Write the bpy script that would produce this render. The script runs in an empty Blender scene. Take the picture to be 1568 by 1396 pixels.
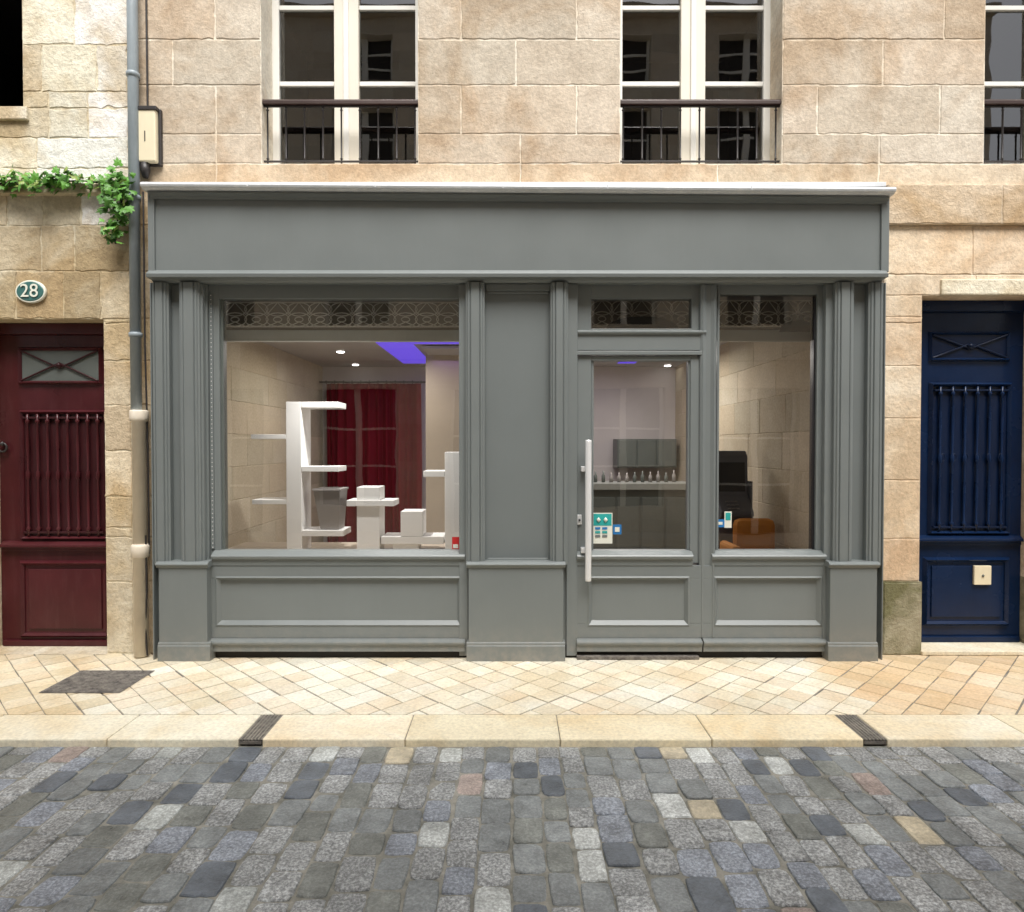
import bpy, math, random
from math import radians, tan, atan, sin, cos, pi
random.seed(7)
scene=bpy.context.scene
H=1.65; D=5.0; TH=radians(1.0)
# --- survey helpers: photo measurements -> metres on a vertical plane at depth Y
def Z(py,Y=0.0): return H+(D+Y)*tan(atan((698-py)/1000.0)-TH)
def X(px,Y=0.0,py=680):
    z=Z(py,Y); return (px-784)/1000.0*((D+Y)*cos(TH)-(z-H)*sin(TH))

# ---------------------------------------------------------------- materials
def newmat(name):
    m=bpy.data.materials.new(name); m.use_nodes=True
    nt=m.node_tree; b=nt.nodes['Principled BSDF']; return m,nt,b
def N(nt,t,**k):
    n=nt.nodes.new(t)
    for a,v in k.items():
        if a in n.inputs: n.inputs[a].default_value=v
        else: setattr(n,a,v)
    return n
def ramp(nt,stops):
    r=nt.nodes.new('ShaderNodeValToRGB'); e=r.color_ramp.elements
    while len(e)<len(stops): e.new(0.5)
    for i,(p,c) in enumerate(stops):
        e[i].position=p; e[i].color=(c,c,c,1) if isinstance(c,(int,float)) else (*c,1)
    return r
def noise(nt,co,scale,detail=6,rough=.6,dist=0):
    n=nt.nodes.new('ShaderNodeTexNoise'); n.inputs['Scale'].default_value=scale
    n.inputs['Detail'].default_value=min(detail,4); n.inputs['Roughness'].default_value=rough
    n.inputs['Distortion'].default_value=dist
    nt.links.new(co,n.inputs['Vector']); return n
def mixc(nt,a,b,fac,mode='MIX'):
    m=nt.nodes.new('ShaderNodeMix'); m.data_type='RGBA'; m.blend_type=mode
    for s,v in ((0,fac),(6,a),(7,b)):
        if hasattr(v,'links') or hasattr(v,'is_linked'): nt.links.new(v,m.inputs[s])
        else:
            m.inputs[s].default_value=v if s==0 else (*v,1)
    return m.outputs[2]
def objco(nt,scale=None):
    t=nt.nodes.new('ShaderNodeTexCoord')
    if scale is None: return t.outputs['Object']
    mp=nt.nodes.new('ShaderNodeMapping'); mp.inputs['Scale'].default_value=scale
    nt.links.new(t.outputs['Object'],mp.inputs['Vector']); return mp.outputs[0]
def mulv(nt,s,w):
    m=nt.nodes.new('ShaderNodeMath'); m.operation='MULTIPLY'
    if hasattr(w,'is_linked'): nt.links.new(w,m.inputs[1])
    else: m.inputs[1].default_value=w
    nt.links.new(s,m.inputs[0]); return m.outputs[0]
def bump(nt,b,hs,strength=.5,dist=.01):
    tot=None
    for s,w in hs:
        q=mulv(nt,s,w)
        if tot is None: tot=q
        else:
            a=nt.nodes.new('ShaderNodeMath'); a.operation='ADD'
            nt.links.new(tot,a.inputs[0]); nt.links.new(q,a.inputs[1]); tot=a.outputs[0]
    bp=nt.nodes.new('ShaderNodeBump'); bp.inputs['Strength'].default_value=strength
    bp.inputs['Distance'].default_value=dist
    nt.links.new(tot,bp.inputs['Height']); nt.links.new(bp.outputs[0],b.inputs['Normal'])

def stone_mat(name,stain=(.74,.62,.50),stainamt=.75,light=(1.22,1.25,1.28),lightamt=.7,rough=1.0,bs=.5,pits=.6,flake=5.0,dist=.022):
    m,nt,b=newmat(name); co=objco(nt)
    at=N(nt,'ShaderNodeAttribute',attribute_name='Col')
    n1=noise(nt,co,1.1,4,.66,.4); r1=ramp(nt,[(.43,0),(.60,1)]); nt.links.new(n1.outputs[0],r1.inputs[0])
    n2=noise(nt,co,flake,4,.72,.15); r2=ramp(nt,[(.40,0),(.60,1)]); nt.links.new(n2.outputs[0],r2.inputs[0])
    n3=noise(nt,co,45,3,.7)
    c=mixc(nt,at.outputs['Color'],mixc(nt,at.outputs['Color'],stain,1.0,'MULTIPLY'),mulv(nt,r1.outputs[0],stainamt))
    c=mixc(nt,c,mixc(nt,c,light,1.0,'MULTIPLY'),mulv(nt,r2.outputs[0],lightamt))
    r3=ramp(nt,[(.25,.80),(.75,1.17)]); nt.links.new(n3.outputs[0],r3.inputs[0])
    c=mixc(nt,c,r3.outputs[0],1.0,'MULTIPLY')
    hs=[(n2.outputs[0],.8*rough),(r2.outputs[0],.08*rough),(n3.outputs[0],.5*rough)]
    if pits>0:
        v=nt.nodes.new('ShaderNodeTexVoronoi'); v.inputs['Scale'].default_value=30; nt.links.new(co,v.inputs['Vector'])
        rv=ramp(nt,[(.05,.45),(.2,1)]); nt.links.new(v.outputs['Distance'],rv.inputs[0])
        rm=ramp(nt,[(.50,0),(.62,1)]); nt.links.new(n1.outputs[0],rm.inputs[0])
        c=mixc(nt,c,mixc(nt,c,rv.outputs[0],1.0,'MULTIPLY'),mulv(nt,rm.outputs[0],pits))
    nt.links.new(c,b.inputs['Base Color']); b.inputs['Roughness'].default_value=.9; b.inputs['Specular IOR Level'].default_value=.25
    bump(nt,b,hs,bs,dist)
    return m
M_stone=stone_mat('ashlar_limestone',flake=6,bs=.42,pits=.4)
M_stoneL=stone_mat('old_pale_limestone',stain=(.76,.66,.52),stainamt=.95,rough=1.0,pits=.9,bs=.55,flake=8)
M_stoneM=stone_mat('mossy_limestone',stain=(.36,.38,.26),stainamt=1.0,rough=1.2,flake=8)
M_stoneI=stone_mat('interior_stone',stain=(.9,.86,.8),stainamt=.5,lightamt=.3,rough=.6,pits=0,bs=.3)
M_pav=stone_mat('pavement_stone',stain=(.90,.79,.64),stainamt=.7,light=(1.1,1.12,1.14),rough=.22,bs=.35,pits=.15,flake=3)

def paint(name,col,rough=.42,var=.08,bs=.06,dirt=.1,spec=.5,dust=0):
    m,nt,b=newmat(name); co=objco(nt); cs=objco(nt,(3,3,.5))
    n=noise(nt,co,2.2,4,.6); r=ramp(nt,[(.3,1-var),(.7,1+var)]); nt.links.new(n.outputs[0],r.inputs[0])
    c=mixc(nt,col,r.outputs[0],1.0,'MULTIPLY')
    if dirt>0:
        n2=noise(nt,cs,6,4,.7); r2=ramp(nt,[(.5,0),(.8,dirt)]); nt.links.new(n2.outputs[0],r2.inputs[0])
        c=mixc(nt,c,tuple(min(1,x*1.5+.05) for x in col),r2.outputs[0])
    if dust>0:
        sx=nt.nodes.new('ShaderNodeSeparateXYZ'); nt.links.new(co,sx.inputs[0])
        rz=ramp(nt,[(0,dust),(.10,dust*.5),(.28,0)]); nt.links.new(sx.outputs[2],rz.inputs[0])
        n4=noise(nt,co,14,4,.7); r4=ramp(nt,[(.40,.15),(.62,1)]); nt.links.new(n4.outputs[0],r4.inputs[0])
        c=mixc(nt,c,(.36,.33,.28),mulv(nt,rz.outputs[0],r4.outputs[0]))
    nt.links.new(c,b.inputs['Base Color'])
    rr=ramp(nt,[(.3,max(0,rough-.04)),(.7,rough+.06)]); nt.links.new(n.outputs[0],rr.inputs[0])
    nt.links.new(rr.outputs[0],b.inputs['Roughness'])
    b.inputs['Specular IOR Level'].default_value=spec
    if bs>.04:
        n3=noise(nt,co,90,2,.5); bump(nt,b,[(n3.outputs[0],.4),(n.outputs[0],.6)],bs,.01)
    return m
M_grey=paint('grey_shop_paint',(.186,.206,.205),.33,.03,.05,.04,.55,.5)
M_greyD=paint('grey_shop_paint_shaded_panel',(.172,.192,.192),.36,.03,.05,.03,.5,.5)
M_zinc=paint('zinc_flashing',(.66,.69,.72),.3,.12,.15,.5)
M_pipe=paint('zinc_pipe_paint',(.30,.35,.38),.4,.12,.1,.4)
M_cream=paint('cream_cast_iron_paint',(.76,.68,.56),.4,.12,.1,.4)
M_white=paint('white_window_paint',(.84,.83,.78),.35,.04,.05,.1)
M_creamw=paint('cream_window_paint',(.78,.74,.64),.35,.04,.05,.1)
M_red=paint('wine_red_door_paint',(.060,.010,.013),.3,.25,.1,.2,.35)
M_redD=paint('wine_red_iron',(.035,.007,.009),.35,.2,.1,.1,.35)
M_blue=paint('navy_blue_door_paint',(.0035,.015,.052),.25,.2,.08,.05,.3)
M_blueD=paint('navy_blue_iron',(.003,.010,.034),.3,.2,.08,.05,.3)
M_iron=paint('dark_iron_paint',(.030,.026,.026),.45,.2,.1,.1)
M_rail=paint('brown_handrail',(.040,.020,.016),.4,.2,.1,.1)
M_dark=paint('dark_gap',(.03,.028,.025),.9,.2,0,.0)
M_room=paint('dim_room',(.05,.045,.042),.9,.2,0,.0)
M_shelf=paint('white_lacquer_shelf',(.90,.89,.87),.35,.02,0,0)
M_black=paint('black_plastic',(.02,.02,.022),.35,.1,0,0)
M_orange=paint('orange_fabric',(.70,.27,.04),.85,.1,.3,0)
M_intw=paint('interior_plaster',(.60,.56,.55),.8,.05,0,0)
M_intb=paint('beige_plaster',(.46,.39,.31),.8,.05,0,0)
M_ceil=paint('ceiling_plaster',(.46,.45,.45),.8,.05,0,0)
M_floor=paint('interior_floor',(.22,.17,.13),.4,.15,.05,0)
M_bin=paint('grey_planter_plastic',(.28,.26,.25),.5,.05,0,0)
M_curt=paint('red_velvet_curtain',(.17,.003,.014),.8,.12,.2,0,.2)
M_cab=paint('grey_cabinet',(.12,.135,.125),.4,.1,0,0)
M_box=paint('cream_enamel_box',(.80,.72,.52),.4,.08,.05,.2)
M_plaq=paint('green_enamel',(.05,.15,.14),.3,.1,.05,0)
M_wht=paint('cream_lettering',(.8,.8,.7),.4,.02,0,0)
M_reflect=paint('reflected_ironwork_tone',(.74,.73,.66),.5,.2,0,0)  # tone of the mirrored ironwork, put on added tubes
M_rback=paint('reflection_backing',(.25,.23,.19),.8,.2,0,0)
M_head=paint('inner_header_paint',(.50,.54,.50),.5,.1,0,0)
M_ctop=paint('counter_top_laminate',(.30,.31,.29),.4,.1,0,0)
M_teal=paint('sticker_teal',(.03,.38,.36),.4,.2,0,0)
M_bst=paint('sticker_blue',(.03,.20,.50),.4,.2,0,0)
M_rst=paint('sticker_red',(.6,.03,.03),.4,.1,0,0)
M_kiosk=paint('kiosk_grey_plastic',(.12,.125,.145),.4,.1,0,0)
m,nt,b=newmat('brushed_steel'); b.inputs['Base Color'].default_value=(.88,.89,.90,1); b.inputs['Metallic'].default_value=.3; b.inputs['Roughness'].default_value=.35; M_steel=m
def emis(name,c,s):
    m,nt,b=newmat(name); b.inputs['Base Color'].default_value=(*c,1); b.inputs['Emission Color'].default_value=(*c,1); b.inputs['Emission Strength'].default_value=s
    m.cycles.emission_sampling='NONE'; return m
M_led=emis('violet_led',(.13,.07,.80),.9)
M_spot=emis('lit_spot_lamp',(1,.95,.9),14)
def glass(name,ior,tint=(.95,.96,.95)):
    m=bpy.data.materials.new(name); m.use_nodes=True; nt=m.node_tree; nt.nodes.clear()
    o=nt.nodes.new('ShaderNodeOutputMaterial'); mx=nt.nodes.new('ShaderNodeMixShader')
    fr=nt.nodes.new('ShaderNodeFresnel'); fr.inputs[0].default_value=ior
    t=nt.nodes.new('ShaderNodeBsdfTransparent'); t.inputs[0].default_value=(*tint,1)
    g=nt.nodes.new('ShaderNodeBsdfGlossy'); g.inputs['Roughness'].default_value=.012
    co=objco(nt); n=noise(nt,co,1.2,2); bp=nt.nodes.new('ShaderNodeBump'); bp.inputs['Strength'].default_value=.04; bp.inputs['Distance'].default_value=.05
    nt.links.new(n.outputs[0],bp.inputs['Height']); nt.links.new(bp.outputs[0],g.inputs['Normal'])
    nt.links.new(fr.outputs[0],mx.inputs[0]); nt.links.new(t.outputs[0],mx.inputs[1]); nt.links.new(g.outputs[0],mx.inputs[2]); nt.links.new(mx.outputs[0],o.inputs[0]); return m
M_glass=glass('shop_glass',2.25,(.94,.95,.94))
M_glassU=glass('old_window_glass',2.5,(.75,.77,.76))
m,nt,b=newmat('leaf_green'); at=N(nt,'ShaderNodeAttribute',attribute_name='Col'); nt.links.new(at.outputs['Color'],b.inputs['Base Color']); b.inputs['Roughness'].default_value=.5; M_leaf=m
# cobble
m,nt,b=newmat('cobble_granite'); co=objco(nt); at=N(nt,'ShaderNodeAttribute',attribute_name='Col')
n1=noise(nt,co,80,3,.75); r1=ramp(nt,[(.40,.55),(.50,1.0),(.62,1.9)]); nt.links.new(n1.outputs[0],r1.inputs[0])
n2=noise(nt,co,9,4,.72); r2=ramp(nt,[(.3,.68),(.7,1.32)]); nt.links.new(n2.outputs[0],r2.inputs[0])
n5=noise(nt,co,.9,3,.6); r5=ramp(nt,[(.35,.88),(.65,1.15)]); nt.links.new(n5.outputs[0],r5.inputs[0])
c=mixc(nt,at.outputs['Color'],r2.outputs[0],1.0,'MULTIPLY'); c=mixc(nt,c,r5.outputs[0],1.0,'MULTIPLY')
cs=mixc(nt,c,r1.outputs[0],1.0,'MULTIPLY'); c=mixc(nt,c,cs,at.outputs['Alpha'])
nt.links.new(c,b.inputs['Base Color'])
rr=ramp(nt,[(.3,.27),(.7,.5)]); nt.links.new(n2.outputs[0],rr.inputs[0]); nt.links.new(rr.outputs[0],b.inputs['Roughness'])
bump(nt,b,[(n2.outputs[0],1.0),(n1.outputs[0],.35)],.7,.016); M_cob=m
def rough_ground(name,a,bc,sc=12):
    m,nt,b=newmat(name); co=objco(nt); n=noise(nt,co,sc,4,.7); r=ramp(nt,[(.35,a),(.65,bc)]); nt.links.new(n.outputs[0],r.inputs[0])
    n2=noise(nt,co,sc*14,3,.6); nt.links.new(r.outputs[0],b.inputs['Base Color']); b.inputs['Roughness'].default_value=.95
    bump(nt,b,[(n.outputs[0],1),(n2.outputs[0],.5)],.6,.01); return m
M_sand=rough_ground('joint_grit',(.14,.14,.12),(.34,.33,.29),9)
M_ground=rough_ground('ground_dust',(.10,.095,.085),(.2,.18,.16),3)
M_pavj=rough_ground('pavement_joint',(.16,.15,.13),(.33,.30,.25),5)
M_cast=rough_ground('cast_iron_cover',(.09,.08,.075),(.24,.22,.19),20)

# ---------------------------------------------------------------- mesh helpers
def empty(name,parent=None):
    o=bpy.data.objects.new(name,None); scene.collection.objects.link(o); o.parent=parent; o.empty_display_size=.2; return o
def mkobj(name,verts,faces,mat,parent=None,cols=None,bev=0,smooth=False):
    me=bpy.data.meshes.new(name); me.from_pydata(verts,[],faces); me.update()
    if cols is not None:
        ca=me.color_attributes.new('Col','FLOAT_COLOR','CORNER'); k=0
        for fi,p in enumerate(me.polygons):
            c=cols[fi]; c=c if len(c)==4 else (*c,1)
            for _ in p.loop_indices: ca.data[k].color=c; k+=1
    me.materials.append(mat)
    if smooth:
        for p in me.polygons: p.use_smooth=True
    o=bpy.data.objects.new(name,me); scene.collection.objects.link(o); o.parent=parent
    if bev>0:
        md=o.modifiers.new('bevel','BEVEL'); md.width=bev; md.segments=2; md.limit_method='ANGLE'; md.angle_limit=radians(25)
    return o
CUBEF=[(0,3,2,1),(4,5,6,7),(0,1,5,4),(1,2,6,5),(2,3,7,6),(3,0,4,7)]
def boxv(x0,x1,y0,y1,z0,z1): return [(x0,y0,z0),(x1,y0,z0),(x1,y1,z0),(x0,y1,z0),(x0,y0,z1),(x1,y0,z1),(x1,y1,z1),(x0,y1,z1)]
def box(name,x0,x1,y0,y1,z0,z1,mat,parent=None,bev=.003,col=None):
    if x0>x1:x0,x1=x1,x0
    if z0>z1:z0,z1=z1,z0
    return mkobj(name,boxv(x0,x1,y0,y1,z0,z1),CUBEF,mat,parent,[col]*6 if col else None,bev)
def fixn(o):
    import bmesh
    bm=bmesh.new(); bm.from_mesh(o.data); bmesh.ops.recalc_face_normals(bm,faces=bm.faces); bm.to_mesh(o.data); bm.free()
def profx(name,pts,x0,x1,mat,parent,bev=.002,dz=0):
    n=len(pts); v=[(x0,y,z) for y,z in pts]+[(x1,y,z+dz) for y,z in pts]
    f=[(i,(i+1)%n,n+(i+1)%n,n+i) for i in range(n)]+[tuple(range(n))[::-1],tuple(range(n,2*n))]
    o=mkobj(name,v,f,mat,parent,None,bev); fixn(o); return o
def profz(name,pts,z0,z1,mat,parent,bev=.002):
    n=len(pts); v=[(x,y,z0) for x,y in pts]+[(x,y,z1) for x,y in pts]
    f=[(i,(i+1)%n,n+(i+1)%n,n+i) for i in range(n)]+[tuple(range(n))[::-1],tuple(range(n,2*n))]
    o=mkobj(name,v,f,mat,parent,None,bev); fixn(o); return o
def lathe(name,x,y,prof,mat,parent,n=16):
    v=[];f=[]
    for r,z in prof:
        for i in range(n): a=2*pi*i/n; v.append((x+r*cos(a),y+r*sin(a),z))
    for j in range(len(prof)-1):
        for i in range(n): k=(i+1)%n; f.append((j*n+i,j*n+k,(j+1)*n+k,(j+1)*n+i))
    f.append(tuple(range(n))[::-1]); f.append(tuple(range((len(prof)-1)*n,len(prof)*n)))
    o=mkobj(name,v,f,mat,parent,None,0,True); fixn(o); return o
def tube(name,pts,r,mat,parent,cyc=False):
    cu=bpy.data.curves.new(name,'CURVE'); cu.dimensions='3D'; cu.bevel_depth=r; cu.bevel_resolution=1
    lst=pts if isinstance(pts[0][0],(tuple,list)) else [pts]
    for p in lst:
        s=cu.splines.new('POLY'); s.points.add(len(p)-1)
        for i,q in enumerate(p): s.points[i].co=(*q,1)
        s.use_cyclic_u=cyc
    cu.materials.append(mat); o=bpy.data.objects.new(name,cu); scene.collection.objects.link(o); o.parent=parent; return o
def rquad(name,x0,x1,z0,z1,y,mat,parent):
    return mkobj(name,[(x0,y,z0),(x1,y,z0),(x1,y,z1),(x0,y,z1)],[(0,1,2,3)],mat,parent)

# ---------------------------------------------------------------- ashlar walls
def rc(pal,rng,v=.10):
    c=rng.choice(pal); k=rng.uniform(1-v,1+v); w=rng.uniform(-.015,.015)
    return (c[0]*k+w,c[1]*k,c[2]*k-w*.5)
def addblock(V,F,C,x0,x1,z0,z1,yf,col,rng,gap=.006,dep=.006,jit=.0022,inset=.004):
    x0+=gap;x1-=gap;z0+=gap;z1-=gap
    if x1-x0<.02 or z1-z0<.02: return
    def seg(a,b):
        n=max(2,int(math.hypot(b[0]-a[0],b[1]-a[1])/.045)); return [(a[0]+(b[0]-a[0])*i/n,a[1]+(b[1]-a[1])*i/n) for i in range(n)]
    c=[(x0,z0),(x1,z0),(x1,z1),(x0,z1)]
    P=[]
    for i in range(4): P+=seg(c[i],c[(i+1)%4])
    cx=(x0+x1)/2; cz=(z0+z1)/2
    out=[];inn=[];bk=[]
    yo=yf+rng.uniform(-.0015,.0015)
    for (x,z) in P:
        jx=rng.gauss(0,jit); jz=rng.gauss(0,jit)
        x+=jx; z+=jz
        bk.append((x,yf+dep+.004,z)); out.append((x,yo+.004,z))
        inn.append((max(min(x,x1-inset+jx),x0+inset+jx) ,yo,max(min(z,z1-inset+jz),z0+inset+jz)))
    b=len(V); n=len(P); V+=bk+out+inn
    for i in range(n):
        k=(i+1)%n
        F.append((b+i,b+k,b+n+k,b+n+i)); C.append(col)
        F.append((b+n+i,b+n+k,b+2*n+k,b+2*n+i)); C.append(col)
    F.append(tuple(b+2*n+i for i in range(n))); C.append(col)
def freeints(x0,x1,za,zb,holes):
    iv=[(x0,x1)]
    for (a,b,c,d) in holes:
        if c<zb-1e-5 and d>za+1e-5:
            nv=[]
            for (p,q) in iv:
                if b<=p or a>=q: nv.append((p,q)); continue
                if a>p: nv.append((p,a))
                if b<q: nv.append((b,q))
            iv=nv
    return iv
def wall(name,x0,x1,courses,holes,yf,thick,mat,parent,pal,mortar,seed=1,lmin=.55,lmax=1.05,joints=None,gap=.006,jit=.0022,colfn=None,v=.10):
    rng=random.Random(seed); V=[];F=[];C=[]
    for ci in range(len(courses)-1):
        za,zb=courses[ci],courses[ci+1]
        if joints and ci in joints: js=[x0]+sorted(joints[ci])+[x1]; 
        else:
            js=[x0]; x=x0+rng.uniform(.2,lmax)
            while x<x1-.2: js.append(x); x+=rng.uniform(lmin,lmax)
            js.append(x1)
        cuts=sorted(set([za,zb]+[h[k] for h in holes for k in (2,3) if za+.03<h[k]<zb-.03]))
        bc=[rc(pal,rng,v) for _ in js]
        for a,b in zip(cuts[:-1],cuts[1:]):
            for (p,q) in freeints(x0,x1,a,b,holes):
                cc=[j for j in js if p+.06<j<q-.06]
                ed=[p]+cc+[q]
                for e0,e1 in zip(ed[:-1],ed[1:]):
                    idx=max([i for i,j in enumerate(js) if j<=(e0+e1)/2])
                    col=bc[idx]
                    if colfn: col=colfn(col,(e0+e1)/2,(a+b)/2)
                    addblock(V,F,C,e0,e1,a,b,yf,col,rng,gap,jit=jit)
    o=mkobj(name+'_blocks',V,F,mat,parent,C)
    fixn(o)
    V=[];F=[];C=[]
    cuts=sorted(set([courses[0],courses[-1]]+[h[k] for h in holes for k in (2,3) if courses[0]<h[k]<courses[-1]]))
    for a,b in zip(cuts[:-1],cuts[1:]):
        for (p,q) in freeints(x0,x1,a,b,holes):
            k=len(V); V+=boxv(p,q,yf+.005,yf+thick,a,b); F+=[tuple(k+i for i in f) for f in CUBEF]; C+=[mortar]*6
    mkobj(name+'_core',V,F,mat,parent,C)

WY=.12
PAL=[(.53,.455,.36),(.57,.495,.40),(.51,.43,.335),(.60,.53,.435),(.54,.455,.355)]
MOR=(.76,.70,.59)
PALL=[(.66,.61,.48),(.61,.55,.42),(.70,.66,.54),(.58,.51,.38)]
def Zw(py): return Z(py,WY)
c_up=[3.66,Zw(205),Zw(130),Zw(60),5.14,5.50,5.86,6.22,6.58,6.94,7.3,7.66,8.0]
zs=Zw(250)
wins=[(X(400,WY,150),X(640,WY,150)),(X(950,WY,150),X(1198,WY,150)),(X(1508,WY,150),X(1508,WY,150)+1.24),(6.2,7.44)]
holes=[(a,b,zs,5.75) for a,b in wins]
bldg=empty('stone_building')
XL=X(197,WY,200)   # party line at drainpipe
jm=lambda *p:[X(q,WY,150) for q in p]
far=[5.0,5.9,6.9,7.8]
joints={0:jm(330,797,1100,1347)+far,1:jm(330,706,883,1252,1440)+far,2:jm(265,790,1352)+[4.6]+far,3:jm(330,706,883,1445)+far}
def upcol(c,x,z):
    if z<zs: return (c[0]*1.08,c[1]*1.03,c[2]*.95)
    return c
wall('upper_wall',XL,9.0,c_up,holes,WY,.5,M_stone,bldg,PAL,MOR,3,joints=joints,gap=.0055,jit=.0028,colfn=upcol,v=.045)
bx0=X(1352,WY)
zb0=Z(345,WY)
wall('string_course',bx0,9.0,[zb0,3.66],[],WY-.04,.2,M_stoneL,bldg,[(.56,.46,.34),(.62,.52,.40)],(.60,.52,.41),5,lmin=.8,lmax=1.3,gap=.003)
dl0=X(1410,WY); dl1=dl0+.96; dtop=Z(452,WY)
cour=[0.0,Zw(890),Zw(825),Zw(735),Zw(640),Zw(560),Zw(485),Zw(420),zb0]
wall('lower_right_wall',bx0,9.0,cour[1:],[(dl0,dl1,-1,dtop),(5.6,6.9,-1,2.6)],WY,.5,M_stone,bldg,[(.74,.63,.48),(.69,.57,.43),(.77,.68,.54)],(.72,.62,.49),8,lmin=.4,lmax=.8,gap=.004)
wall('plinth_right',bx0,dl0+.005,[0,cour[1]],[],WY-.03,.5,M_stoneM,bldg,[(.46,.41,.30),(.50,.44,.33)],(.36,.32,.23),9,lmin=.5)
wall('plinth_right_far',dl1,9.0,[0,cour[1]],[(5.6,6.9,-1,2.6)],WY-.03,.5,M_stoneM,bldg,[(.42,.37,.26),(.46,.4,.28)],(.33,.29,.2),9,lmin=.5)
box('lintel_beam',X(232,WY),bx0,WY+.05,.6,2.9,3.66,M_intw,bldg,0)
box('building_roof_slab',-9,9,WY+.1,6.5,8.0,8.2,M_ground,bldg,0)
box('building_back_wall',-9,9,6.3,6.5,-.05,8.0,M_intw,bldg,0)
box('building_side_wall',8.9,9.0,WY+.5,6.3,-.05,8.0,M_intw,bldg,0)
box('flashing_upstand',X(232,WY,275),bx0,WY-.012,WY+.01,3.655,3.69,M_zinc,bldg)

def tall_window(nm,x0,x1,parent,zb=zs,zt=5.75,yg=.39,rail=True,frame=M_white,bar_z=None,cx=None):
    w=empty(nm,parent)
    cx=cx or (x0+x1)/2
    box('frame_left',x0,x0+.055,yg-.03,yg+.03,zb,zt,frame,w); box('frame_right',x1-.055,x1,yg-.03,yg+.03,zb,zt,frame,w)
    box('frame_top',x0+.055,x1-.055,yg-.03,yg+.03,zt-.06,zt,frame,w)
    box('frame_bottom',x0+.055,x1-.055,yg-.04,yg+.03,zb,zb+.05,frame,w)
    box('meeting_stile_left',cx-.10,cx-.003,yg-.045,yg+.02,zb+.05,zt-.06,M_creamw,w,.006)
    box('meeting_stile_right',cx+.003,cx+.10,yg-.045,yg+.02,zb+.05,zt-.06,M_creamw,w,.006)
    box('meeting_bead',cx-.022,cx+.022,yg-.06,yg-.046,zb+.05,zt-.06,frame,w,.006)
    for i,z in enumerate(bar_z):
        box('glazing_bar',x0+.055,cx-.10,yg-.02,yg+.01,z-.018,z+.018,frame,w)
        box('glazing_bar',cx+.10,x1-.055,yg-.02,yg+.01,z-.018,z+.018,frame,w)
    rquad('pane_left',x0+.05,cx-.09,zb+.04,zt-.05,yg,M_glassU,w); rquad('pane_right',cx+.09,x1-.05,zb+.04,zt-.05,yg,M_glassU,w)
    v=boxv(x0-.4,x1+.4,yg+.24,2.6,zb-.3,zt+.3)
    mkobj('room',v,[CUBEF[i] for i in (0,1,3,4,5)],M_room,w)
    if rail:
        r=empty('window_railing',None); y=WY+.05
        zt_=Z(158,y)
        profx('handrail',[(y-.03,zt_-.018),(y-.03,zt_+.008),(y-.018,zt_+.022),(y+.018,zt_+.022),(y+.03,zt_+.008),(y+.03,zt_-.018)],x0-.012,x1+.012,M_rail,r)
        box('rail_flat',x0,x1,y-.008,y+.008,zt_-.03,zt_-.019,M_iron,r,.001)
        box('bottom_flat',x0,x1,y-.008,y+.008,zb+.03,zb+.042,M_iron,r,.001)
        n=8
        for i in range(n+1):
            x=x0+.03+(x1-x0-.06)*i/n
            lathe('baluster',x,y,[(.007,zb+.0),(.007,zb+.05),(.012,zb+.055),(.007,zb+.065),(.007,zt_-.06),(.012,zt_-.055),(.007,zt_-.045),(.007,zt_-.02)],M_iron,r,8)
    return w
bz=[Z(130,.39),Z(14,.39)]; bz.append(bz[1]+.62)
cxs=[X(532.5,.39,130),X(1059,.39,130),None,None]
for (a,b),cx in zip(wins,cxs): tall_window('window',a,b,bldg,bar_z=bz,cx=cx)

# ---------------------------------------------------------------- left house
lh=empty('neighbouring_stone_house')
lw=(-4.95,X(34,WY,100),Zw(165),5.5)
rd1=X(160,WY); rd0=rd1-.99; rtop=Z(488,WY)
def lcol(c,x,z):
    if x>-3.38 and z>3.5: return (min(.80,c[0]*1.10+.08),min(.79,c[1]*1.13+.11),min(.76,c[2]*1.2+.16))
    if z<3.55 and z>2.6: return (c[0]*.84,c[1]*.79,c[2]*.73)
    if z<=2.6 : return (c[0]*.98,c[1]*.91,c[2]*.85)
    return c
courL=[0,Zw(890),Zw(822),Zw(760),Zw(690),Zw(620),Zw(552),Zw(488),Zw(415),Zw(345),Zw(278),Zw(210),Zw(140),Zw(68),5.12,5.45,5.8,6.15,6.5,6.9,7.3]
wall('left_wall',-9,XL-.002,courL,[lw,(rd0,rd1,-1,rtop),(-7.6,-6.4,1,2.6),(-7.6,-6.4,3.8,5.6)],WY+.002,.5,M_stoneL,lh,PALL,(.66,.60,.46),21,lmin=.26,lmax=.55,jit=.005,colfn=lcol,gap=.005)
wall('left_pier_return',XL,X(236,WY,700),[c for c in courL if c<3.5]+[3.66],[],WY,.5,M_stoneL,lh,[(.60,.50,.36),(.56,.46,.33)],(.56,.46,.33),23,jit=.004)
box('stone_ledge',-9,XL-.03,WY-.06,WY+.01,Z(300,WY),Z(284,WY),M_stoneL,lh,.01,col=(.48,.42,.29))
box('left_roof_slab',-9,XL,WY+.1,6.3,7.3,7.5,M_ground,lh,0)
box('window_sill_stone',lw[0]-.1,lw[1]+.05,WY-.03,WY+.3,lw[2]-.10,lw[2]-.0,M_stoneL,lh,.008,col=(.70,.64,.52))
wd=empty('open_window',lh)
box('frame_bottom',lw[0],lw[1],WY+.22,WY+.27,lw[2]+.001,lw[2]+.05,M_redD,wd); box('frame_right',lw[1]-.04,lw[1],WY+.22,WY+.27,lw[2]+.05,lw[3],M_redD,wd)
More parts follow.
